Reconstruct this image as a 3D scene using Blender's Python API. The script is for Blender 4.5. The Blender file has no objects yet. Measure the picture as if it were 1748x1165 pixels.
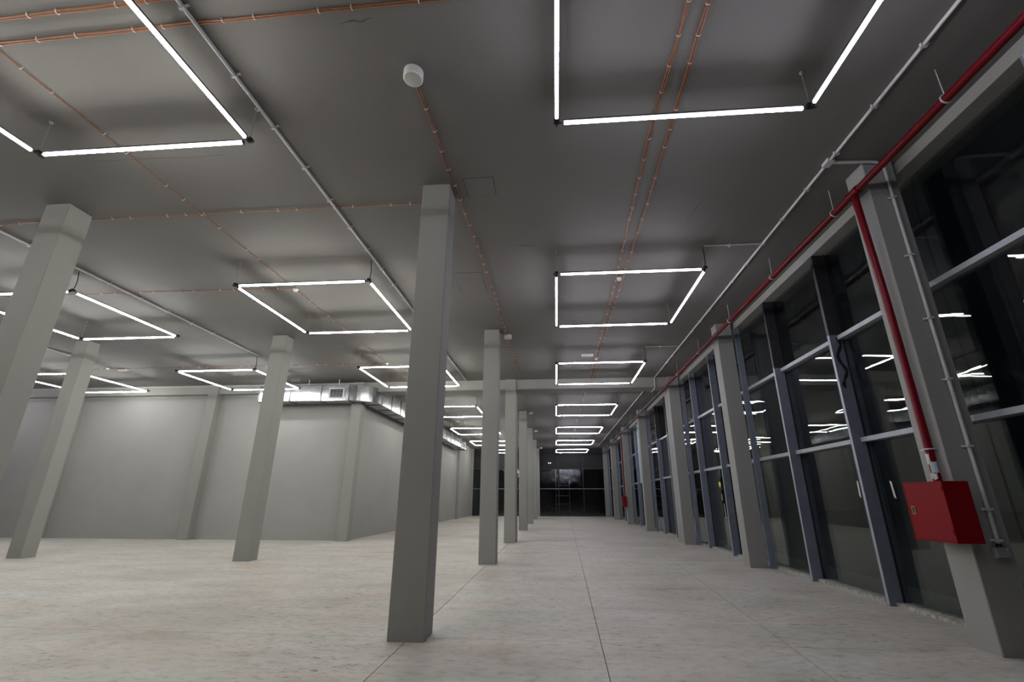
import bpy, math, random
from mathutils import Matrix, Vector
random.seed(7)
sc = bpy.context.scene
COL = sc.collection
R = math.radians

# ------------------------------------------------------------------ camera
W, H, F = 1748.0, 1165.0, 775.007
YAW, PIT, ROL, CAM_Z = R(-4.5704), R(18.2986), R(0.0952), 1.4451
SX, SY = 10.67, 13.28

def ray(a, b):
    c, s = math.cos(ROL), math.sin(ROL)
    u, v = c*a + s*b, -s*a + c*b
    up = -v
    c, s = math.cos(PIT), math.sin(PIT)
    yf, z = c - s*up, s + c*up
    c, s = math.cos(YAW), math.sin(YAW)
    return Vector((c*u + s*yf, -s*u + c*yf, z))

fw = ray(0, 0); ax = ray(1, 0) - fw; ay = -(ray(0, 1) - fw)
cam = bpy.data.cameras.new('camera')
cam.sensor_width = 36.0; cam.sensor_fit = 'HORIZONTAL'
cam.lens = F / W * 36.0
cam.shift_x = -SX / W; cam.shift_y = SY / W
cam.clip_start = 0.05; cam.clip_end = 200
camo = bpy.data.objects.new('camera', cam); COL.objects.link(camo)
M = Matrix(((ax.x, ay.x, -fw.x, 0), (ax.y, ay.y, -fw.y, 0), (ax.z, ay.z, -fw.z, CAM_Z), (0, 0, 0, 1)))
camo.matrix_world = M
sc.camera = camo

# ------------------------------------------------------------------ night sky, exposure
LAMP = 60.0
wd = bpy.data.worlds.new('night'); sc.world = wd; wd.use_nodes = True
bg = wd.node_tree.nodes['Background']
bg.inputs[0].default_value = (0.10, 0.13, 0.22, 1); bg.inputs[1].default_value = 0.012
vs = sc.view_settings
vs.view_transform = 'Standard'; vs.look = 'None'; vs.gamma = 1.0; vs.use_curve_mapping = False
vs.exposure = 0.0
sc.cycles.max_bounces = 7; sc.cycles.diffuse_bounces = 4; sc.cycles.glossy_bounces = 4
sc.cycles.transparent_max_bounces = 16
sc.cycles.caustics_reflective = False; sc.cycles.caustics_refractive = False
sc.cycles.sample_clamp_indirect = 6.0

# ------------------------------------------------------------------ materials
MATS = {}
def mat(name):
    m = bpy.data.materials.new(name); m.use_nodes = True; MATS[name] = m
    nt = m.node_tree; return m, nt, nt.nodes['Principled BSDF']
def N(nt, t, **kw):
    n = nt.nodes.new(t)
    for k, v in kw.items(): setattr(n, k, v)
    return n
def ramp(nt, fac, stops):
    r = N(nt, 'ShaderNodeValToRGB'); e = r.color_ramp.elements
    while len(e) < len(stops): e.new(0.5)
    for el, (p, c) in zip(e, stops): el.position = p; el.color = (*c, 1) if len(c) == 3 else c
    nt.links.new(fac, r.inputs[0]); return r
def noise(nt, scale, detail=4, vec=None, rough=.55, dist=0.0):
    n = N(nt, 'ShaderNodeTexNoise'); n.inputs['Scale'].default_value = scale
    n.inputs['Detail'].default_value = detail; n.inputs['Roughness'].default_value = rough
    n.inputs['Distortion'].default_value = dist
    if vec is not None: nt.links.new(vec, n.inputs['Vector'])
    return n
def pos(nt, sx=1, sy=1, sz=1):
    g = N(nt, 'ShaderNodeNewGeometry'); m = N(nt, 'ShaderNodeMapping')
    m.inputs['Scale'].default_value = (sx, sy, sz); nt.links.new(g.outputs['Position'], m.inputs[0])
    return m.outputs[0]
def mixc(nt, a, b, fac, mode='MIX'):
    x = N(nt, 'ShaderNodeMix'); x.data_type = 'RGBA'; x.blend_type = mode
    if isinstance(fac, float): x.inputs[0].default_value = fac
    else: nt.links.new(fac, x.inputs[0])
    for sock, v in ((x.inputs[6], a), (x.inputs[7], b)):
        if isinstance(v, tuple): sock.default_value = (*v, 1)
        else: nt.links.new(v, sock)
    return x.outputs[2]
def simple(name, col, rough=.5, metal=0.0, var=.12, scale=6.0):
    m, nt, b = mat(name)
    n = noise(nt, scale, 4, pos(nt))
    lo = tuple(c*(1-var) for c in col); hi = tuple(min(1, c*(1+var)) for c in col)
    r = ramp(nt, n.outputs[0], [(.3, lo), (.7, hi)])
    nt.links.new(r.outputs[0], b.inputs['Base Color'])
    b.inputs['Roughness'].default_value = rough; b.inputs['Metallic'].default_value = metal
    return m

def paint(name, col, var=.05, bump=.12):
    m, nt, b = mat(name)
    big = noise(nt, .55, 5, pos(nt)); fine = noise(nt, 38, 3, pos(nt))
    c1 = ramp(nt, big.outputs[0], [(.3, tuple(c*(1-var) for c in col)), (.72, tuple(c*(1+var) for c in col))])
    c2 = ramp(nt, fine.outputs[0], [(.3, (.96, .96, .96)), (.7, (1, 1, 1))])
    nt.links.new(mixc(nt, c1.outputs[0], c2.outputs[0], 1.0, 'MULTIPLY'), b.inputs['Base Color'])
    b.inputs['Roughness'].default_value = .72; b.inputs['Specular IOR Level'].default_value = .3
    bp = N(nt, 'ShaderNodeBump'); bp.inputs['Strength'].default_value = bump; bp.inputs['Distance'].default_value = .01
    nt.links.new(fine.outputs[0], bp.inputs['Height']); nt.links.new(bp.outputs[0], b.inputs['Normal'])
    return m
paint('wall_paint', (.365, .362, .342))
paint('column_paint', (.315, .315, .292))
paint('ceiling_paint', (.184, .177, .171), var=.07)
paint('window_column_paint', (.315, .315, .302))

def concrete():
    m, nt, b = mat('concrete_floor')
    streak = noise(nt, 1.0, 6, pos(nt, .8, 1.7, 1), .64, .5)
    patch = noise(nt, .23, 4, pos(nt), .5)
    fine = noise(nt, 8, 6, pos(nt, .9, 1.5, 1), .7)
    pit = noise(nt, 26, 2, pos(nt))
    base = ramp(nt, streak.outputs[0], [(.26, (.43, .405, .36)), (.42, (.56, .535, .49)), (.56, (.615, .595, .555)), (.74, (.68, .66, .625))])
    pt = ramp(nt, patch.outputs[0], [(.33, (.80, .79, .76)), (.47, (.96, .96, .95)), (.68, (1, 1, 1))])
    fn = ramp(nt, fine.outputs[0], [(.30, (.62, .58, .53)), (.46, (.93, .92, .91)), (.55, (1, 1, 1))])
    pk = ramp(nt, pit.outputs[0], [(.24, (.45, .43, .4)), (.29, (1, 1, 1))])
    warm = noise(nt, .8, 3, pos(nt, .7, 1.6, 1))
    # trowel scuffs: short dark scratches that only show inside worn patches
    scr = noise(nt, 5.0, 6, pos(nt, 1.1, 3.6, 1), .72, .9)
    scm = noise(nt, .5, 3, pos(nt))
    s1 = ramp(nt, scr.outputs[0], [(.36, (.45, .43, .41)), (.44, (1, 1, 1))])
    s2 = ramp(nt, scm.outputs[0], [(.42, (0, 0, 0)), (.6, (1, 1, 1))])
    wr = ramp(nt, warm.outputs[0], [(.40, (.965, 1, .985)), (.5, (1, 1, 1)), (.68, (1.0, .945, .885))])
    c = mixc(nt, base.outputs[0], pt.outputs[0], 1.0, 'MULTIPLY')
    c = mixc(nt, c, fn.outputs[0], .8, 'MULTIPLY')
    c = mixc(nt, c, pk.outputs[0], .55, 'MULTIPLY')
    c = mixc(nt, c, wr.outputs[0], .9, 'MULTIPLY')
    c = mixc(nt, c, s1.outputs[0], s2.outputs[0], 'MULTIPLY')
    nt.links.new(c, b.inputs['Base Color'])
    rr = ramp(nt, streak.outputs[0], [(.3, (.5, .5, .5)), (.7, (.68, .68, .68))])
    nt.links.new(rr.outputs[0], b.inputs['Roughness'])
    b.inputs['Specular IOR Level'].default_value = .28
    bp = N(nt, 'ShaderNodeBump'); bp.inputs['Strength'].default_value = .15; bp.inputs['Distance'].default_value = .01
    nt.links.new(fine.outputs[0], bp.inputs['Height']); nt.links.new(bp.outputs[0], b.inputs['Normal'])
concrete()
simple('crack_dark', (.09, .085, .08), .9)
simple('joint_filler', (.13, .12, .105), .9)
simple('galvanised', (.40, .41, .43), .27, 1.0, .14, 3.0)
_nt = MATS['galvanised'].node_tree; _b = _nt.nodes['Principled BSDF']; _bp = N(_nt, 'ShaderNodeBump')
_bp.inputs['Strength'].default_value = .30; _bp.inputs['Distance'].default_value = .006
_nt.links.new(noise(_nt, 5.0, 3, pos(_nt, 2.2, 2.2, .5)).outputs[0], _bp.inputs['Height']); _nt.links.new(_bp.outputs[0], _b.inputs['Normal'])
simple('seam_dark', (.16, .16, .165), .5, .8)
simple('conduit_grey', (.58, .58, .60), .42, .0, .06)
simple('cable_orange', (.29, .105, .04), .45, .0, .2, 20)
simple('cable_pair', (.22, .075, .035), .45, .0, .2, 20)
simple('clip_metal', (.66, .65, .63), .4, .2)
simple('red_paint', (.15, .002, .009), .36, 0, .10, 4)
simple('red_box', (.205, .0, .004), .5, 0, .05, 4)
for k_ in ('red_box', 'red_paint'): MATS[k_].node_tree.nodes['Principled BSDF'].inputs['Specular IOR Level'].default_value = .22
simple('pipe_primer', (.10, .05, .045), .5)
simple('frame_blue', (.20, .225, .29), .42, .15, .10, 5)
simple('frame_dark', (.022, .023, .028), .5, 0, .3, 5)
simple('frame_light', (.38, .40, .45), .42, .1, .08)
simple('sill_dirty', (.36, .36, .32), .8, 0, .5, 14)
simple('white_plastic', (.72, .72, .70), .4, 0, .03)
simple('grey_plastic', (.30, .31, .32), .45)
simple('speaker_mesh', (.50, .50, .48), .6, 0, .05, 60)
simple('black_plastic', (.015, .015, .017), .4)
simple('dark_void', (.014, .014, .016), .7)
simple('lamp_profile', (.07, .07, .08), .35, .6)
simple('brass', (.55, .40, .12), .35, 1.0)
simple('blue_sheet', (.42, .55, .62), .35, 0, .08, 2)
simple('sticker_yellow', (.75, .70, .03), .5)
simple('paper_white', (.62, .61, .56), .7, 0, .15, 20)
simple('scaffold_steel', (.33, .25, .18), .5, .4)
simple('timber', (.42, .29, .17), .7)
simple('ground_night', (.05, .05, .05), .9)

def lamp_mat(name, col, k=1.0):
    m, nt, b = mat(name)
    b.inputs['Base Color'].default_value = (.8, .8, .8, 1)
    b.inputs['Emission Color'].default_value = (*col, 1)
    b.inputs['Emission Strength'].default_value = LAMP*k
lamp_mat('lamp_cool', (.905, .885, 1.0), .70); lamp_mat('lamp_warm', (1.0, .98, .925), 1.2); lamp_mat('lamp_mid', (.985, .985, .97), 1.32)
lamp_mat('spot_lens', (1, 1, 1), .03)

def glass(name, dirt, base, tint, wave, wscale=.9):
    m, nt, b = mat(name); nt.nodes.remove(b); out = nt.nodes['Material Output']
    lw = N(nt, 'ShaderNodeLayerWeight'); lw.inputs['Blend'].default_value = .5
    pw = N(nt, 'ShaderNodeMath', operation='POWER'); pw.inputs[1].default_value = 5.0
    nt.links.new(lw.outputs['Facing'], pw.inputs[0])
    ma = N(nt, 'ShaderNodeMath', operation='MULTIPLY_ADD'); ma.inputs[1].default_value = .9; ma.inputs[2].default_value = .04
    nt.links.new(pw.outputs[0], ma.inputs[0])
    wav = noise(nt, wscale, 2, pos(nt, 1, 1, .8)); bp = N(nt, 'ShaderNodeBump')
    bp.inputs['Strength'].default_value = wave; bp.inputs['Distance'].default_value = .012
    nt.links.new(wav.outputs[0], bp.inputs['Height'])
    gl = N(nt, 'ShaderNodeBsdfGlossy'); gl.inputs['Roughness'].default_value = .012
    nt.links.new(bp.outputs[0], gl.inputs['Normal'])
    tr = N(nt, 'ShaderNodeBsdfTransparent'); tr.inputs[0].default_value = (*tint, 1)
    mx = N(nt, 'ShaderNodeMixShader'); nt.links.new(ma.outputs[0], mx.inputs[0])
    nt.links.new(tr.outputs[0], mx.inputs[1]); nt.links.new(gl.outputs[0], mx.inputs[2])
    df = N(nt, 'ShaderNodeBsdfDiffuse'); df.inputs[0].default_value = (.42, .46, .43, 1)
    # wiped smears and settled dust on the pane
    sm = noise(nt, 1.6, 7, pos(nt, 1, .8, 1.3), .7, 1.2)
    smr = ramp(nt, sm.outputs[0], [(.56, (0, 0, 0)), (.78, (1, 1, 1))])
    g = N(nt, 'ShaderNodeNewGeometry'); sp = N(nt, 'ShaderNodeSeparateXYZ'); nt.links.new(g.outputs['Position'], sp.inputs[0])
    lo = N(nt, 'ShaderNodeMapRange'); lo.inputs[1].default_value = 1.2; lo.inputs[2].default_value = 0.0
    lo.inputs[3].default_value = .15; lo.inputs[4].default_value = 1.0
    nt.links.new(sp.outputs[2], lo.inputs[0])
    mm = N(nt, 'ShaderNodeMath', operation='MULTIPLY_ADD'); mm.inputs[1].default_value = dirt; 
    nt.links.new(smr.outputs[0], mm.inputs[0])
    m2 = N(nt, 'ShaderNodeMath', operation='MULTIPLY'); m2.inputs[1].default_value = base
    nt.links.new(lo.outputs[0], m2.inputs[0]); nt.links.new(m2.outputs[0], mm.inputs[2])
    fx = N(nt, 'ShaderNodeMixShader'); nt.links.new(mm.outputs[0], fx.inputs[0])
    nt.links.new(mx.outputs[0], fx.inputs[1]); nt.links.new(df.outputs[0], fx.inputs[2])
    nt.links.new(fx.outputs[0], out.inputs[0])
glass('window_glass', .022, .006, (.88, .91, .90), .28)
glass('end_glass', .008, .003, (.66, .70, .74), .9, 4.0)

# ------------------------------------------------------------------ mesh helpers
class MB:
    def __init__(s): s.v = []; s.f = []; s.smooth = []
    def poly(s, vs, fs, smooth=False):
        o = len(s.v); s.v += [tuple(p) for p in vs]
        for f in fs: s.f.append([i+o for i in f]); s.smooth.append(smooth)
        return s
    def box(s, x0, x1, y0, y1, z0, z1):
        x0, x1 = sorted((x0, x1)); y0, y1 = sorted((y0, y1)); z0, z1 = sorted((z0, z1))
        return s.poly([(x0,y0,z0),(x1,y0,z0),(x1,y1,z0),(x0,y1,z0),(x0,y0,z1),(x1,y0,z1),(x1,y1,z1),(x0,y1,z1)],
                      [(3,2,1,0),(4,5,6,7),(0,1,5,4),(1,2,6,5),(2,3,7,6),(3,0,4,7)])
    def prism(s, pts, z0, z1):
        n = len(pts)
        return s.poly([(x,y,z0) for x,y in pts]+[(x,y,z1) for x,y in pts],
                      [tuple(range(n))[::-1], tuple(range(n,2*n))]+[(i,(i+1)%n,n+(i+1)%n,n+i) for i in range(n)])
    def cbox(s, x0, x1, y0, y1, z0, z1, c=.01):
        return s.prism([(x0+c,y0),(x1-c,y0),(x1,y0+c),(x1,y1-c),(x1-c,y1),(x0+c,y1),(x0,y1-c),(x0,y0+c)], z0, z1)
    def tube(s, path, r, n=8, caps=True):
        P = [Vector(p) for p in path]; rings = []
        for i, p in enumerate(P):
            t = (P[min(i+1,len(P)-1)]-P[max(i-1,0)]).normalized()
            a = Vector((0,0,1)) if abs(t.z) < .9 else Vector((1,0,0))
            u = t.cross(a).normalized(); w = u.cross(t)
            rings.append([p+u*(r*math.cos(k*2*math.pi/n))+w*(r*math.sin(k*2*math.pi/n)) for k in range(n)])
        vs = [q for g in rings for q in g]
        fs = [(i*n+k, i*n+(k+1)%n, (i+1)*n+(k+1)%n, (i+1)*n+k) for i in range(len(P)-1) for k in range(n)]
        s.poly(vs, fs, True)
        if caps:
            s.poly(rings[0], [tuple(range(n))[::-1]]); s.poly(rings[-1], [tuple(range(n))])
        return s
    def lathe(s, prof, n=24, c=(0,0,0)):
        vs = [(c[0]+r*math.cos(k*2*math.pi/n), c[1]+r*math.sin(k*2*math.pi/n), c[2]+z) for r, z in prof for k in range(n)]
        fs = [(i*n+k, i*n+(k+1)%n, (i+1)*n+(k+1)%n, (i+1)*n+k) for i in range(len(prof)-1) for k in range(n)]
        return s.poly(vs, fs, True)
    def mesh(s, name):
        me = bpy.data.meshes.new(name); me.from_pydata(s.v, [], s.f)
        me.polygons.foreach_set('use_smooth', s.smooth)
        me.update(); return me

def link(name, me, m, parent=None, loc=None, rot=None):
    o = bpy.data.objects.new(name, me); COL.objects.link(o)
    if m and not me.materials: me.materials.append(MATS[m])
    if parent: o.parent = parent
    if loc: o.location = loc
    if rot: o.rotation_euler = rot
    return o
def obj(name, mb, m, parent=None, loc=None, rot=None): return link(name, mb.mesh(name), m, parent, loc, rot)
def tag(o, label, cat, group=None):
    o['label'] = label; o['category'] = cat
    if group: o['group'] = group
    return o
def thing(name, label, cat, loc=(0,0,0), group=None):
    o = bpy.data.objects.new(name, None); COL.objects.link(o); o.location = loc; o.empty_display_size = .2
    return tag(o, label, cat, group)
def struct(o): o['kind'] = 'structure'; return o
def rel(pts, o): return [(p[0]-o[0], p[1]-o[1], p[2]-o[2]) for p in pts]

# ------------------------------------------------------------------ dimensions
HC = 5.798                       # ceiling
ROWS = [5.424, 11.424, 16.83, 23.43, 29.43, 35.75, 41.9]   # front faces of the column rows
CW, CD = .404, .364
CX = -1.834                      # left face of the middle column line
XR = 4.245; WR = .384            # window side columns
Y_BACK, Y_FAR = -26.0, 58.0
X_LEFT = -25.9
Y_WALL = 17.16                   # wall closing the left part of the hall
X_SIDE = -7.59                   # face of the side wall running on
Y_END = 42.45
ORD = ['first', 'second', 'third', 'fourth', 'fifth', 'sixth', 'seventh', 'eighth']

# ------------------------------------------------------------------ floor
fl = struct(obj('floor', MB().box(X_LEFT, 6.2, Y_BACK, Y_FAR, -.3, -.012), 'joint_filler'))
def joint_x(k, y):
    x = -1.632 + 3.05*k
    if k == 1: x = .33 + .019*y
    if k == 2: x = 2.0 + .065*y if y < 12 else 2.78 + .012*(y-12)
    if k == 3: x = 5.2
    return x
ys = [-26.0, -.5, 2.55] + [5.60 + 3.1*i for i in range(12)] + [42.6]
ks = list(range(-8, 4))
g = .0022
for i in range(len(ys)-1):
    for k in ks[:-1]:
        y0, y1 = ys[i]+.003, ys[i+1]-.003
        if joint_x(k+1, y0) <= X_LEFT: continue
        if y0 > 18 and joint_x(k+1, y0) < X_SIDE: continue
        gl, gr = (.0045 if k in (0, 1, 2) else g), (.0045 if k+1 in (0, 1, 2) else g)
        pts = [(max(X_LEFT, joint_x(k, y0))+gl, y0), (joint_x(k+1, y0)-gr, y0), (joint_x(k+1, y1)-gr, y1), (max(X_LEFT, joint_x(k, y1))+gl, y1)]
        obj('slab', MB().prism(pts, -.0118, 0.0), 'concrete_floor', fl)
obj('far_slab', MB().box(X_SIDE-.2, 5.2, 42.62, Y_FAR, -.0118, 0), 'concrete_floor', fl)
struct(tag(obj('pavement', MB().box(6.2, 60, -20, 80, -.4, -.15), 'ground_night'), 'dark pavement outside the window wall at night', 'pavement'))

# ------------------------------------------------------------------ ceiling, walls, beams
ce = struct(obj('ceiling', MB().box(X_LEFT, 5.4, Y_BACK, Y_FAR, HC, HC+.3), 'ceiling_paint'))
for x0, x1, y0, y1 in ((-1.22, -.80, 5.33, 5.72), (-1.98, -1.42, 8.15, 9.05)):
    obj('patch_seam', MB().box(x0-.01, x1+.01, y0-.01, y1+.01, HC-.002, HC), 'crack_dark', ce)
    obj('patch_panel', MB().box(x0, x1, y0, y1, HC-.005, HC-.002), 'ceiling_paint', ce)
for x0, y0, x1, y1, w_ in ((-1.98, 3.03, -1.62, 3.0, .014), (-.62, 7.2, -.2, 7.2, .012), (2.35, 5.9, 2.2, 7.1, .004), (-2.3, 6.6, -2.25, 6.62, .02), (-6.4, 4.6, -4.3, 4.62, .003)):
    n = 9; up, dn = [], []
    for k in range(n+1):
        f = k/n; j_ = w_*math.sin(math.pi*f)*random.uniform(.3, 1)+.001
        x, y = x0+(x1-x0)*f+random.uniform(-.01, .01), y0+(y1-y0)*f+random.uniform(-.012, .012)
        horiz = abs(x1-x0) > abs(y1-y0)
        up.append((x, y+j_) if horiz else (x+j_, y)); dn.append((x, y-j_) if horiz else (x-j_, y))
    P_ = [(*p, HC-.0015) for p in up+dn] + [(*p, HC) for p in up+dn]; m_ = n+1
    obj('crack', MB().poly(P_, [(k, k+1, m_+k+1, m_+k) for k in range(n)] + [(2*m_+k, 2*m_+k+1, k+1, k) for k in range(n)] + [(m_+k, m_+k+1, 3*m_+k+1, 3*m_+k) for k in range(n)]), 'crack_dark', ce)
struct(obj('wall_left', MB().box(X_SIDE-.2, X_SIDE, Y_WALL+.05, Y_FAR, 0, HC), 'wall_paint'))
struct(obj('wall_far_left', MB().box(X_LEFT, X_SIDE-.2, Y_WALL, Y_WALL+.2, 0, HC), 'wall_paint'))
struct(obj('wall_outer_left', MB().box(X_LEFT-.2, X_LEFT, Y_BACK, Y_WALL+.2, 0, HC), 'wall_paint'))
struct(obj('wall_back', MB().box(X_LEFT, 5.2, Y_BACK-.2, Y_BACK, 0, HC), 'wall_paint'))
struct(obj('wall_end', MB().box(X_SIDE, 5.2, Y_FAR, Y_FAR+.2, 0, HC), 'dark_void'))
struct(obj('wall_right', MB().box(4.95, 5.2, Y_END+.1, Y_FAR, 0, HC), 'dark_void'))
# expansion-joint beam across the hall: two beams side by side
struct(obj('trim_1', MB().box(X_LEFT, 4.70, 16.90, 17.24, 5.42, HC).box(X_SIDE, 4.70, 17.26, 17.63, 5.42, HC), 'column_paint'))
# edge beam above the windows
struct(obj('trim_2', MB().box(4.70, 5.02, Y_BACK, Y_END, 5.63, HC), 'column_paint'))

# ------------------------------------------------------------------ columns
cprof = MB().cbox(0, CW, 0, CD, 0, HC, .008).mesh('column')
rprof = MB().cbox(0, WR, 0, CD, 0, HC, .008).mesh('column')
def column(x, y, label, group, me=cprof, m='column_paint'):
    o = link('column', me, m, None, (x, y, 0)); tag(o, label, 'column', group); return o
for i, y in enumerate(ROWS):
    column(CX, y, f'square grey painted column in the free-standing middle row, {ORD[i]} from the round speaker end'
           if i else 'square grey painted column standing free just past the first round ceiling speaker', 'middle row of columns')
column(CX, 17.225, 'rear twin of the third middle column, tucked behind it under the crossing beam', 'middle row of columns')
column(CX-6, ROWS[0], 'grey column left of the middle row with copper cable crossing at its top', 'left columns')
column(CX-6, ROWS[1], 'grey column standing free in front of the galvanised air duct', 'left columns')
column(CX-12, ROWS[0], 'grey column left of the one with copper cable at its top', 'left columns')
column(CX-12, ROWS[1], 'grey column standing free before the blank wall, next to two ring lights', 'left columns')
column(CX-18, ROWS[1], 'grey column far to the left of the blank wall bays', 'left columns')
for j in (1, 2, 3):
    o = column(CX-6*j, 16.83, ['', 'grey corner pilaster under the bend of the air duct', 'grey pilaster dividing the blank grey wall',
               'grey pilaster at the left part of the blank wall'][j], 'wall pilasters')
for i in (3, 4, 5, 6):
    column(CX-6, ROWS[i], f'half-sunk grey pilaster along the side wall under the duct, {ORD[i-3]} after the corner', 'side wall pilasters')
wl = ['grey window-side column carrying the larger red fire cabinet and a grey conduit', 'grey window-side column next after the one with red cabinet and conduit',
      'front one of the twin grey window-side columns at the crossing beam', 'window-side column just after the twin columns',
      'window-side column carrying the small distant red cabinet', 'window-side column next beyond the distant red cabinet', 'last window-side column beside the dark glazed end']
for i, y in enumerate(ROWS): column(XR, y, wl[i], 'window side columns', rprof, 'window_column_paint')
column(XR, 17.225, 'rear one of the twin grey window-side columns at the crossing beam', 'window side columns', rprof, 'window_column_paint')

# ------------------------------------------------------------------ window wall
fronts = [-.6] + ROWS
XG = 4.92
def window_bay(n, y0, y1, posts, dark, jamb, special=False):
    w = bpy.data.objects.new(f'window_{n}', None); COL.objects.link(w); struct(w); w.location = (XG, y0, 0)
    L = (XG, y0, 0)
    def part(name, x0, x1, ya, yb, za, zb, m, par=w):
        return obj(name, MB().box(x0-L[0], x1-L[0], ya-L[1], yb-L[1], za, zb), m, par)
    zt = (2.34, 4.05); top = 5.63
    edges = [(y0, y0)] + [(p-.035, p+.035) for p in posts] + [(y1, y1)]
    for a, b_ in edges[1:-1]:
        if dark:
            part('mullion', 4.70, XG+.08, a, b_, 0, 4.10, 'frame_blue')
            part('upper_mullion', 4.70, XG+.08, a, b_, 4.10, top, 'frame_dark')
        else:
            part('mullion', 4.70, XG+.08, a, b_, 0, top, 'frame_blue')
        part('lit_edge_strip', 4.694, 4.70, a, a+.04, .02, 4.10 if dark else top, 'frame_light')  # paler strip paints in the lamplight on the post's inner edge
        for g0 in (a-.02, b_): part('gasket', XG-.035, XG-.012, g0, g0+.02, .05, top, 'black_plastic')
    if n > 1: part('jamb_post', 4.655, 4.785, jamb-.075, jamb-.012, 0, top, 'frame_blue')
    for i in range(len(edges)-1):
        a, b_ = edges[i][1], edges[i+1][0]
        part('sill', 4.79, XG+.08, a, b_, 0, .05, 'sill_dirty')
        for z in zt: part('transom', 4.82, XG+.08, a, b_, z-.035, z+.035, 'frame_light')
        zs = [.05, zt[0]-.035, zt[0]+.035, zt[1]-.035, zt[1]+.035, top]
        for k in range(3):
            za, zb = zs[2*k], zs[2*k+1]
            if special and k >= 1 and i == 1:
                part('blue_panel', 4.86, 4.90, a, b_, za, zb, 'blue_sheet')
            for q, xx in enumerate((XG, XG+.05)):
                mb = MB().box(-.003, .003, -(b_-a)/2, (b_-a)/2, -(zb-za)/2, (zb-za)/2)
                rz = random.uniform(.003, .009)*(1 if q else -1); ry = random.uniform(-.005, .005)
                obj('pane', mb, 'window_glass', w, (xx-L[0], (a+b_)/2-L[1], (za+zb)/2), (0, ry, rz))
    return w
for n in range(7):
    cen = lambda k: fronts[k]+CD/2 if k != 3 else 17.21
    ya, yb = cen(n)+.002, cen(n+1)-.002
    f0 = fronts[n]
    p = [f0+2.28, f0+4.33] if n != 3 else [19.66, 21.76]
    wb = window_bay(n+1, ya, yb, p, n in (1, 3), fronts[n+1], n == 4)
    if n == 1:
        q = []
        for k in range(14):
            z = 4.06-.068*k; w_ = .012+.022*abs(math.sin(k*1.7)); xx = .10+.045*math.sin(k*.9)
            q += [(4.70+xx-w_-XG, p[0]-.037-.012*abs(math.sin(k*2.3))-ya, z), (4.70+xx+w_-XG, p[0]-.037-.012*abs(math.sin(k*1.3))-ya, z)]
        obj('torn_seal', MB().poly(q, [(2*k, 2*k+1, 2*k+3, 2*k+2) for k in range(13)]), 'black_plastic', wb)

# end glazing
w = bpy.data.objects.new('window_8', None); COL.objects.link(w); struct(w); w.location = (0, Y_END, 0)
xs = [X_SIDE, -5.6, -3.7, -1.85, .25, 2.45, 4.65]
for x in xs: obj('mullion', MB().box(x-.03, x+.03, -.05, .1, 0, HC), 'frame_dark', w)
for z in (.04, 2.3, 4.0, 5.7):
    for a, b_ in zip(xs, xs[1:]): obj('transom', MB().box(a+.03, b_-.03, -.05, .08, z-.03, z+.03), 'frame_blue' if z == 2.3 else 'frame_dark', w)
for a, b_ in zip(xs, xs[1:]):
    obj('added_dark_panel', MB().box(a+.03, b_-.03, -.01, .01, 4.03, 5.67), 'dark_void', w)  # dark panel added in the upper panes to keep lamp reflections out
    for za, zb in ((.07, 2.27), (2.33, 3.97)):
        obj('pane', MB().box(-(b_-a)/2+.03, (b_-a)/2-.03, -.003, .003, -(zb-za)/2, (zb-za)/2), 'end_glass', w,
            ((a+b_)/2, 0, (za+zb)/2), (random.uniform(-.003, .003), 0, random.uniform(-.003, .003)))

# ------------------------------------------------------------------ ring lights
S = 2.63; ZB = 5.31
def bar_meshes(Lb):
    h = Lb/2
    # diffuser: rounded trough section below a slim dark profile
    sec = [(.0165*math.sin(a), .0165*math.cos(a)) for a in [R(-40-280*q/12) for q in range(13)]]
    n = len(sec); d = MB()
    vs = [(-h, y, z) for y, z in sec] + [(h, y, z) for y, z in sec]
    d.poly(vs, [(i, i+1, n+i+1, n+i) for i in range(n-1)] + [(n-1, 0, n, 2*n-1)] + [tuple(range(n))[::-1], tuple(range(n, 2*n))])
    p = MB().box(-h-.01, h+.01, -.020, .020, .0150, .036).box(-h-.012, -h-.001, -.019, .019, -.018, .0150).box(h+.001, h+.012, -.019, .019, -.018, .0150)
    return p.mesh('light_bar'), d.mesh('diffuser')
BP, BD = bar_meshes(S-.16)
BP.materials.append(MATS['lamp_profile'])
DM = {}
for k in ('lamp_cool', 'lamp_warm', 'lamp_mid'):
    DM[k] = BD.copy(); DM[k].materials.append(MATS[k])
JM = MB().box(-.03, .03, -.03, .03, .012, .05).tube([(-.06, 0, .01), (-.015, .0, -.004), (0, .015, -.004), (0, .06, .01)], .009, 6).mesh('corner_joint')
JM.materials.append(MATS['black_plastic'])
WM = MB().tube([(0, 0, .05), (0, 0, HC-ZB)], .0035, 5).mesh('hanger_wire'); WM.materials.append(MATS['grey_plastic'])
FM = MB().tube([(0, 0, .045), (.012, .01, .12), (.016, .01, .25), (.004, .0, .38), (0, 0, HC-ZB-.045)], .008, 6).mesh('feed_cable'); FM.materials.append(MATS['black_plastic'])
KM = MB().lathe([(0, -.012), (.022, -.012), (.022, 0)], 10).mesh('ceiling_cap'); KM.materials.append(MATS['grey_plastic'])
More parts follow.
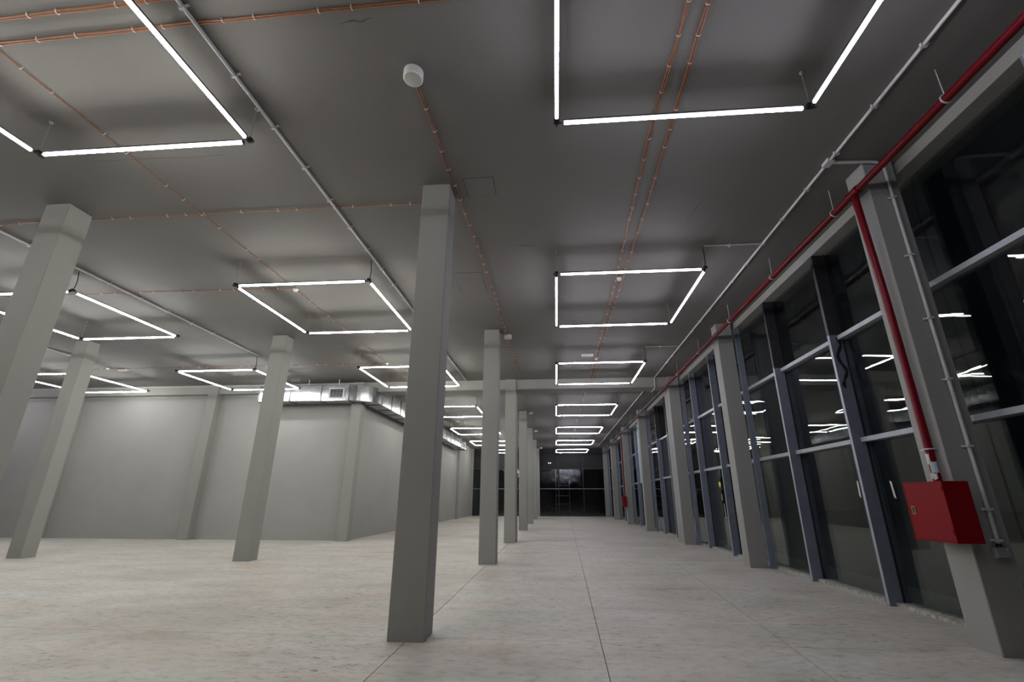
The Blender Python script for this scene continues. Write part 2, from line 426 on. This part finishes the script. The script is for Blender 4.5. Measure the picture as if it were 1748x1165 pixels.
def ring(x, y, k, label, group):
    t = thing('ring_light', label, 'ceiling light', (x, y, ZB), group)
    hs = S/2
    for px, py, rz in ((0, -hs, 0), (0, hs, math.pi), (-hs, 0, -math.pi/2), (hs, 0, math.pi/2)):
        b_ = link('light_bar', BP, None, t, (px, py, 0), (0, 0, rz))
        link('diffuser', DM[k], None, b_)
    for i, (cx, cy) in enumerate(((-1, -1), (1, -1), (1, 1), (-1, 1))):
        link('corner_joint', JM, None, t, (cx*hs, cy*hs, 0), (0, 0, (2+i)*math.pi/2 + math.pi))
        feed = (cx, cy) == (1, -1)
        link('feed_cable' if feed else 'hanger_wire', FM if feed else WM, None, t, (cx*hs, cy*hs, 0))
        if not feed: link('ceiling_cap', KM, None, t, (cx*hs, cy*hs, HC-ZB))
RY = [2.61, 8.74, 14.46, 20.87, 27.33, 33.5, 39.6]
for i, y in enumerate(RY):
    ring(1.415, y, 'lamp_cool', f'square LED ring light along the windows, {ORD[i]} from the round speaker end', 'ring lights along the windows')
for i, y in enumerate(RY):
    ring(-4.715, y, 'lamp_warm', f'square LED ring light left of the middle columns, {ORD[i]} from the copper cable end', 'ring lights left of the middle columns')
for i, y in enumerate(RY[:3]):
    ring(-10.73, y, 'lamp_mid', ['square LED ring light left of the column with copper cable at its top', 'square LED ring light between the two columns before the blank wall',
         'square LED ring light hung before the blank wall beside the end of the duct'][i], 'ring lights before the blank wall')
for i, y in enumerate(RY[1:3]):
    ring(-16.73, y, 'lamp_mid', ['square LED ring light in the leftmost row, first of two', 'square LED ring light behind the far left column near the blank wall'][i], 'ring lights at the far left')
ring(-22.73, RY[2], 'lamp_cool', 'square LED ring light over the far left end of the blank wall', 'ring lights at the far left')

# ------------------------------------------------------------------ cables with clips
CLIP = MB().tube([(-.022, 0, .016), (-.018, 0, -.006), (0, 0, -.016), (.018, 0, -.006), (.022, 0, .016)], .0045, 5).mesh('clip')
CLIP.materials.append(MATS['clip_metal'])
def cable(label, pts, pair=False, step=.46, wob=.005, m='cable_orange', r=.0075, name='ceiling_cable'):
    o = Vector((pts[0][0], pts[0][1], HC)); t = thing(name, label, 'cable', o, 'orange ceiling cables')
    P = []
    for a, b_ in zip(pts, pts[1:]):
        a, b_ = Vector((*a, HC-.016)), Vector((*b_, HC-.016)); n = max(2, int((b_-a).length/.3))
        for i in range(n): P.append(a.lerp(b_, i/n))
    P.append(Vector((*pts[-1], HC-.016)))
    d0 = (P[-1]-P[0]).normalized(); sd = Vector((-d0.y, d0.x, 0))
    def strand(off):
        mb = MB().tube([p-o+sd*(off+random.uniform(-wob, wob))+Vector((0, 0, random.uniform(-.004, .004))) for p in P], r, 6)
        obj('strand', mb, m, t)
    if pair: strand(-.010); strand(.010)
    else: strand(0)
    L = (P[-1]-P[0]).length; n = int(L/step); ang = math.atan2(d0.y, d0.x)+math.pi/2
    for i in range(n):
        q = P[0].lerp(P[-1], (i+.5)/n)
        # follow the real course of the run
        k = min(range(len(P)), key=lambda j: (P[j]-q).length); q = P[k]
        link('clip', CLIP, None, t, q-o, (0, 0, ang))
    return t
cable('slack copper-orange cable crossing the ceiling nearest the first left ring light', [(-9.0, 2.75), (-6, 2.74), (-5.18, 2.72), (-3.65, 2.68), (-2.4, 2.62)], True)
cable('copper-orange cable pair crossing the ceiling just beyond the slack one', [(-9.0, 2.98), (-5.47, 2.95), (-4.62, 2.93), (-3.07, 2.90), (-1.15, 2.87), (-.5, 2.86)], True)
cable('thin orange cable crossing at the tops of the first two columns', [(-15, 5.87), (-9.15, 5.85), (-8.4, 5.83), (-7.43, 5.83), (-5.2, 5.82), (-1.84, 5.82)], r=.007)
cable('thin orange cable crossing to the smoke detector of the second left ring light', [(-16.6, 8.48), (-10.63, 8.47), (-6.92, 8.5), (-5.6, 8.55)], r=.007)
cable('thin orange cable crossing before the galvanised duct and blank wall', [(-18.5, 14.30), (-15.6, 14.25), (-5.6, 14.33)], r=.007)
cable('thin red-brown cable running down the left ring light row through its smoke detectors', [(-5.56, 2.9), (-5.55, 4.13), (-5.58, 5.45), (-5.56, 6.6), (-5.57, 8.6), (-5.6, 16.8)], r=.007)
cable('red-brown cable pair running from the round speaker past the middle columns', [(-1.42, 3.72), (-1.38, 5.1), (-1.32, 6.8), (-1.27, 9.1), (-1.28, 11.8), (-1.26, 16.85)], True, .36, .006, 'cable_pair')
cable('copper-orange cable pair over the window aisle, the one nearer the middle columns', [(1.34, 2.0), (1.32, 3.06), (1.27, 4.37), (1.29, 5.85), (1.32, 7.8), (1.35, 9.3), (1.37, 16.85)], True, .40, .009)
cable('copper-orange cable pair over the window aisle, the one nearer the windows', [(1.53, 2.0), (1.50, 3.1), (1.51, 6.1), (1.50, 6.9), (1.47, 9.5), (1.46, 16.85)], True, .40, .009)
cable('cable pair over the window aisle beyond the crossing beam', [(1.36, 17.7), (1.33, 26), (1.34, 41)], True, 1.2)
cable('cable beside the middle columns beyond the crossing beam', [(-1.3, 17.7), (-1.35, 30), (-1.36, 41)], False, 1.2, m='cable_pair')
cable('cable down the left ring light row beyond the crossing beam', [(-5.55, 17.7), (-5.5, 30), (-5.55, 36)], False, 1.2)

# ------------------------------------------------------------------ grey conduits
CCL = MB().box(-.03, .03, -.012, .012, -.030, -.024).box(-.03, -.024, -.012, .012, -.03, .02).box(.024, .03, -.012, .012, -.03, .02).box(.03, .06, -.012, .012, .008, .02).mesh('clamp')
CCL.materials.append(MATS['conduit_grey'])
def conduit(label, path, clamps=(), r=.02, name='conduit', par=None, m='conduit_grey'):
    o = Vector(path[0]); t = thing(name, label, 'conduit', o, 'grey ceiling conduits')
    obj('pipe', MB().tube(rel(path, o), r, 10), m, t)
    for p, rot in clamps: link('clamp', CCL, None, t, Vector(p)-o, rot)
    return t
ZC = HC-.022
def straight(x, y0, y1, step=.72):
    n = int((y1-y0)/step); return [((x, y0+(i+.5)*(y1-y0)/n, ZC), (0, 0, 0)) for i in range(n)]
conduit('long grey conduit running beside the left ring light row', [(-3.345, -2.5, ZC), (-3.345, 16.85, ZC)], straight(-3.345, -.5, 16.8))
conduit('grey conduit above the ring lights behind the first left column', [(-9.36, -2.5, ZC), (-9.36, 13.1, ZC)], straight(-9.36, 3, 13))
conduit('grey conduit above the far left ring lights', [(-15.36, -2.5, ZC), (-15.36, 13.1, ZC)], straight(-15.36, 6, 13))
XK = 3.775
t = conduit('long grey conduit along the window aisle, dipping under the crossing beam',
        [(XK, -2.5, ZC), (XK, 16.80, ZC), (XK, 16.86, ZC-.04), (XK, 16.87, 5.44), (XK, 16.92, 5.395), (XK, 17.6, 5.395), (XK, 17.66, 5.43), (XK, 17.67, ZC-.05), (XK, 17.73, ZC), (XK-.05, 41.5, ZC)],
        straight(XK, .3, 16.8)+straight(XK, 18, 41, 1.2))
obj('tee_box', MB().box(-.045, .045, 5.36-.07+2.5, 5.36+.07+2.5, -.03, .02), 'conduit_grey', t)
obj('branch', MB().tube([(0, 5.36+2.5, 0), (.52, 5.385+2.5, 0), (.62, 5.386+2.5, -.008), (.69, 5.39+2.5, -.05), (.715, 5.395+2.5, -.12), (.715, 5.398+2.5, -4.755)], .02, 10), 'conduit_grey', t)
for z in (5.2, 4.35, 3.5, 2.75, 2.0, 1.35, 1.05):
    link('clamp', CCL, None, t, (.715, 5.398+2.5, z-ZC), (math.pi/2, 0, math.pi))
conduit('short grey conduit feeding the second window ring light', [(2.765, 7.42, ZC), (XK-.036, 7.42, ZC)], [((3.2, 7.42, ZC), (0, 0, math.pi/2))], .012)
conduit('short grey conduit feeding the third window ring light', [(2.765, 13.15, ZC), (XK-.036, 13.15, ZC)], [((3.2, 13.15, ZC), (0, 0, math.pi/2))], .012)
for i, y in enumerate((19.55, 26.0, 32.2, 38.3)):
    conduit(f'short grey conduit feeding the {ORD[i+3]} window ring light', [(2.765, y, ZC), (XK-.09, y, ZC)], [], .012)
conduit('grey conduit along the top of the beam above the blank wall and duct',
        [(-25, 16.875, 5.74), (-14.05, 16.875, 5.74), (-13.9, 16.80, 5.74), (-13.35, 16.80, 5.74), (-13.2, 16.875, 5.74), (-8.05, 16.875, 5.74), (-7.9, 16.80, 5.74), (-7.42, 16.79, 5.74), (-7.38, 16.81, 5.70)],
        [], .016)
jb = thing('junction_box', 'grey switch box at the foot of the conduit on the window-side column', 'box', (4.485, 5.42, .935))
obj('body', MB().cbox(-.07, .07, -.05, 0, -.05, .05, .012), 'grey_plastic', jb)
obj('lid', MB().cbox(-.06, .06, -.058, -.05, -.042, .042, .004), 'grey_plastic', jb)
obj('screw', MB().lathe([(0, .004), (.008, .003), (.008, 0)], 8, (0, 0, 0)), 'clip_metal', jb, (.045, -.058, .03), (math.pi/2, 0, 0))
obj('cable_gland', MB().lathe([(.024, 0), (.024, .025), (.02, .03), (.0, .03)], 10), 'black_plastic', jb, (.005, -.022, .05))

# ------------------------------------------------------------------ fire pipe and cabinets
XP, ZP, RP = 4.13, 5.40, .045
def clampset(t, o, y):
    obj('pipe_clamp', MB().tube([(RP*1.18*math.cos(a), 0, RP*1.18*math.sin(a)) for a in [i*math.pi/8 for i in range(17)]], .010, 5, False), 'clip_metal', t, (XP-o[0], y-o[1], 0))
    obj('hanger_rod', MB().tube([(0, 0, RP), (0, 0, HC-ZP)], .005, 5), 'clip_metal', t, (XP-o[0], y-o[1], 0))
o = (XP, -2.5, ZP)
t = thing('fire_pipe', 'dark red fire pipe hung along the windows with a drop to the larger cabinet', 'pipe', o)
obj('main_run', MB().tube([(0, 0, 0), (0, 19.6, 0)], RP, 16), 'red_paint', t)
obj('drop_pipe', MB().tube([(0, 8.04, -.02), (.04, 8.04, -1.6), (.055, 8.04, 1.632-ZP)], RP*.92, 14), 'red_paint', t)
obj('tee_collar', MB().tube([(0, 7.94, 0), (0, 8.14, 0)], RP*1.25, 16), 'red_paint', t)
for y in (1.8, 4.0, 6.0, 8.0, 10.2, 12.6, 15.0): clampset(t, o, y)
obj('wall_clamp', MB().tube([(RP*1.15*math.cos(a), RP*1.15*math.sin(a), 0) for a in [i*math.pi/8 for i in range(17)]], .008, 5, False).box(-.01, .06, .05, .12, -.006, .006), 'clip_metal', t, (.055, 8.04, 1.98-ZP))
for i, (za, zb, a0, mm) in enumerate(((1.82, 1.93, 2.2, 'paper_white'), (1.72, 1.84, 3.4, 'blue_sheet'), (1.655, 1.72, 2.8, 'paper_white'))):
    n = 8; vs = []
    for k in range(n+1):
        a = a0+k*1.5/n; rr = RP*.92+.004+random.uniform(0, .006)
        vs += [(rr*math.cos(a), rr*math.sin(a), za-ZP+random.uniform(-.012, .012)), (rr*math.cos(a), rr*math.sin(a), zb-ZP+random.uniform(-.012, .012))]
    obj('torn_wrap', MB().poly(vs, [(2*k, 2*k+2, 2*k+3, 2*k+1) for k in range(n)]), mm, t, (.055, 8.04, 0))
o = (XP, 17.1, ZP)
t = thing('fire_pipe', 'brown-primed pipe hung along the windows beyond the crossing beam', 'pipe', o)
obj('main_run', MB().tube([(0, 0, 0), (0, 24.6, 0)], RP*.9, 12), 'pipe_primer', t)
obj('drop_pipe', MB().tube([(0, 12.55, 0), (.08, 12.55, -.2), (.08, 12.55, 1.6-ZP)], RP*.8, 12), 'red_paint', t)
for y in range(19, 41, 3): clampset(t, o, y)

def cabinet(label, x0, x1, y0, y1, z0, z1):
    o = ((x0+x1)/2, (y0+y1)/2, z0); t = thing('fire_hose_cabinet', label, 'cabinet', o)
    dx, dy, dz = (x1-x0)/2, (y1-y0)/2, z1-z0
    obj('body', MB().box(-dx+.012, dx, -dy, dy, 0, dz), 'red_box', t)
    d = obj('door', MB().box(-dx, -dx+.010, -dy+.012, dy-.012, .014, dz-.014), 'red_box', t)
    obj('rim', MB().box(-dx-.002, -dx+.012, -dy, -dy+.01, 0, dz).box(-dx-.002, -dx+.012, dy-.01, dy, 0, dz)
        .box(-dx-.002, -dx+.012, -dy+.01, dy-.01, 0, .012).box(-dx-.002, -dx+.012, -dy+.01, dy-.01, dz-.012, dz), 'red_box', t)
    f = obj('latch', MB().box(-dx-.004, -dx, dy-.105, dy-.055, dz*.44, dz*.58), 'brass', d)
    obj('latch_recess', MB().box(-dx-.006, -dx-.004, dy-.092, dy-.066, dz*.455, dz*.565), 'black_plastic', d)
    for z in (.08, dz-.10): obj('hinge', MB().tube([(-dx-.003, -dy+.016, z), (-dx-.003, -dy+.016, z+.05)], .005, 6), 'red_box', d)
cabinet('red metal fire hose cabinet on the window-side column with the conduit', 3.985, 4.244, 5.24, 5.80, 1.025, 1.628)
cabinet('small distant red fire cabinet on a window-side column beyond the crossing beam', 4.02, 4.244, 29.3, 29.85, 1.0, 1.6)

# ------------------------------------------------------------------ air duct
D0, D1 = 4.96, 5.555
def duct(label, origin, segs, axis, front, back, grille):
    pass
o = (-7.7, 16.3, D0)
t = thing('air_duct', 'galvanised sheet metal air duct wrapping the corner above the blank wall', 'duct', o)
hz = D1-D0; YF, YB = 16.30, 16.82
XF, XB = -6.78, -7.40
sx_ = [-11.3, -10.05, -8.82, -7.72]
for a, b_ in zip(sx_, sx_[1:]):
    s_ = obj('duct_section', MB().box(a+.012-o[0], b_-.012-o[0], 0, YB-YF, 0, hz), 'galvanised', t)
for a in sx_: obj('flange', MB().box(a-.014-o[0], a+.014-o[0], -.02, YB-YF, -.02, hz+.02), 'seam_dark', t)
# elbow
cx, cy = -7.72, 17.24; n = 10
ro = cy-YF; ri = .30
ex = (XF-cx)/ro
vs = []
for i in range(n+1):
    a = -math.pi/2 + i*math.pi/2/n
    for r_, z in ((ri, 0), (ro, 0), (ro, hz), (ri, hz)):
        vs.append((cx+r_*math.cos(a)*ex-o[0], cy+r_*math.sin(a)-o[1], z))
fs = [(4*i+k, 4*i+4+k, 4*i+4+(k+1)%4, 4*i+(k+1)%4) for i in range(n) for k in range(4)]
obj('elbow', MB().poly(vs, fs), 'galvanised', t)
sy_ = [17.24] + [18.35+1.13*i for i in range(15)] + [34.9]
sy_ = [y for y in sy_ if y <= 34.9]
for a, b_ in zip(sy_, sy_[1:]): obj('duct_section', MB().box(XB-o[0], XF-o[0], a+.012-o[1], b_-.012-o[1], 0, hz), 'galvanised', t)
for a in sy_: obj('flange', MB().box(XB-o[0], XF+.02-o[0], a-.014-o[1], a+.014-o[1], -.02, hz+.02), 'seam_dark', t)
def grille(x, z, w_, h_, rotz, loc):
    g_ = obj('vent_grille', MB().box(-w_/2-.05, w_/2+.05, -.02, -.004, -h_/2-.04, -h_/2).box(-w_/2-.05, w_/2+.05, -.02, -.004, h_/2, h_/2+.04)
             .box(-w_/2-.05, -w_/2, -.02, -.004, -h_/2, h_/2).box(w_/2, w_/2+.05, -.02, -.004, -h_/2, h_/2), 'white_plastic', t, loc, (0, 0, rotz))
    obj('backing', MB().box(-w_/2, w_/2, -.006, -.002, -h_/2, h_/2), 'black_plastic', g_)
    for k in range(6): obj('slat', MB().box(-w_/2, w_/2, -.016, -.008, -h_/2+(k+.5)*h_/6-.006, -h_/2+(k+.5)*h_/6+.006), 'grey_plastic', g_)
    for k in range(3): obj('slat', MB().box(-w_/2+(k+1)*w_/4-.005, -w_/2+(k+1)*w_/4+.005, -.013, -.009, -h_/2, h_/2), 'grey_plastic', g_)
grille(0, 0, .50, .33, 0, (-8.22-o[0], 0, .285))
grille(0, 0, .50, .33, math.pi/2, (XF-o[0], 34.2-o[1], .285))
for x in (-10.6, -9.4, -8.2): obj('strap', MB().box(x-.012-o[0], x+.012-o[0], .05, .08, hz, HC-D0), 'clip_metal', t)
for y in (19, 22, 25, 28, 31, 34): obj('strap', MB().box(-7.0-o[0], -6.97-o[0], y-.012-o[1], y+.012-o[1], hz, HC-D0), 'clip_metal', t)

# ------------------------------------------------------------------ ceiling devices
def speaker(x, y, label, r=.105, h=.10):
    t = thing('ceiling_speaker', label, 'speaker', (x, y, HC), 'round ceiling speakers')
    obj('body', MB().lathe([(r, 0), (r, -h+.015), (r-.006, -h+.004), (r-.014, -h)], 28), 'white_plastic', t)
    obj('speaker_grille', MB().lathe([(r-.014, -h+.001), (r*.5, -h-.006), (.0001, -h-.008)], 28), 'speaker_mesh', t)
speaker(-1.42, 3.6, 'round white surface speaker on the ceiling at the start of the cable pair')
for i, y in enumerate((11.9, 23.85, 30.6, 41.3)):
    speaker(-1.24, y, ['round white ceiling speaker beside the second middle column', 'round white ceiling speaker beside the middle column just past the crossing beam',
            'round white ceiling speaker beside the fifth middle column', 'round white ceiling speaker beside the last middle column'][i])
def detector(x, y, label):
    t = thing('smoke_detector', label, 'smoke detector', (x, y, HC), 'smoke detectors')
    obj('base', MB().lathe([(.055, 0), (.055, -.015), (.05, -.02)], 20), 'white_plastic', t)
    obj('chamber', MB().lathe([(.05, -.02), (.042, -.03), (.04, -.045), (.03, -.052), (.0001, -.055)], 20), 'white_plastic', t)
    obj('lens', MB().lathe([(.012, -.052), (.011, -.06), (.0001, -.062)], 10), 'grey_plastic', t)
for x, y, l in ((1.41, 8.62, 'white smoke detector inside the second window ring light'), (1.40, 14.3, 'white smoke detector before the third window ring light, by the emergency lamp'),
                (1.28, 26.2, 'white smoke detector at the edge of the fifth window ring light'), (1.33, 30.2, 'white smoke detector between the fifth and sixth window ring lights'),
                (-5.58, 8.62, 'white smoke detector inside the second ring light left of the middle columns'), (-5.6, 14.36, 'white smoke detector above the duct-side ring light'),
                (-5.1, 26.2, 'white smoke detector in the left row beyond the crossing beam'), (-15.64, 14.22, 'white smoke detector beside the far left emergency lamp')):
    detector(x, y, l)
def emergency(x, y, label):
    t = thing('emergency_lamp', label, 'lamp', (x, y, HC), 'emergency lamps')
    obj('body', MB().cbox(-.19, .19, -.05, .05, -.035, 0, .01), 'white_plastic', t)
    obj('cover', MB().cbox(-.18, .18, -.042, .042, -.062, -.035, .015), 'paper_white', t)
emergency(1.10, 13.85, 'white oblong emergency lamp on the ceiling by the window aisle cables')
emergency(-15.25, 14.42, 'white oblong emergency lamp on the ceiling at the far left')
t = thing('twin_spot_lamp', 'small twin spot emergency lamp on the dark end glazing', 'lamp', (-.53, Y_END-.06, 4.5))
obj('box', MB().cbox(-.12, .12, -.05, .02, -.08, .08, .01), 'black_plastic', t)
for s_ in (-1, 1): obj('spot', MB().lathe([(.0001, -.03), (.03, -.03), (.045, .02), (.0001, .02)], 12), 'spot_lens', t, (s_*.08, -.09, .02), (math.pi/2, 0, 0))

# ------------------------------------------------------------------ stickers on the glass
t = tag(obj('sticker', MB().lathe([(.0001, .001), (.085, .001), (.085, 0), (.0001, 0)], 24), 'sticker_yellow', None, (XG-.009, 14.68, 1.86), (0, -math.pi/2, 0)),
        'round yellow warning sticker on the window pane after the second column', 'sticker')
TL = ['torn pale tape strip on the pane between the two dark-topped posts', 'torn pale tape strip on the pane behind the red fire cabinet', 'upright torn tape on the pane before the twin window columns', 'long torn tape low on the pane with the yellow sticker', 'short slanted tape just below the yellow sticker', 'crossing torn tape on the pane before the twin window columns']
for TI, (y, z, h_, a) in enumerate(((8.14, 1.6, .27, .06), (7.36, 1.58, .26, -.05), (16.2, 1.45, .34, .12), (14.5, 1.12, .42, -.05), (14.62, 1.5, .2, .2), (16.0, 1.5, .3, -.15))):
    tag(obj('tape_strip', MB().poly([(-.001, -.022, -h_/2), (-.001, .018, -h_/2+.03), (-.001, .022, h_/2), (-.001, -.016, h_/2-.02), (0, -.022, -h_/2), (0, .018, -h_/2+.03), (0, .022, h_/2), (0, -.016, h_/2-.02)],
        [(3, 2, 1, 0), (4, 5, 6, 7), (0, 1, 5, 4), (1, 2, 6, 5), (2, 3, 7, 6), (3, 0, 4, 7)]), 'paper_white', None, (XG-.010, y, z), (a, 0, 0)),
        TL[TI], 'tape', 'tape strips on the glass')

# ------------------------------------------------------------------ scaffold at the dark end
o = (.6, 43.4, 0)
t = thing('scaffold_tower', 'narrow scaffold tower standing behind the dark end glazing', 'scaffold', o)
for x in (-.62, .62):
    for y in (-.35, .35): obj('upright', MB().tube([(x, y, 0), (x, y, 4.7)], .024, 8), 'scaffold_steel', t)
for z in (.35, 1.0, 1.7, 2.6, 3.5, 4.4):
    for y in (-.35, .35): obj('ledger', MB().tube([(-.62, y, z), (.62, y, z)], .02, 6), 'scaffold_steel', t)
    for x in (-.62, .62): obj('rung', MB().tube([(x, -.35, z), (x, .35, z)], .02, 6), 'scaffold_steel', t)
for i in range(4): obj('deck_board', MB().box(-.62, .62, -.33+i*.165, -.33+i*.165+.15, 1.72, 1.76), 'timber', t)
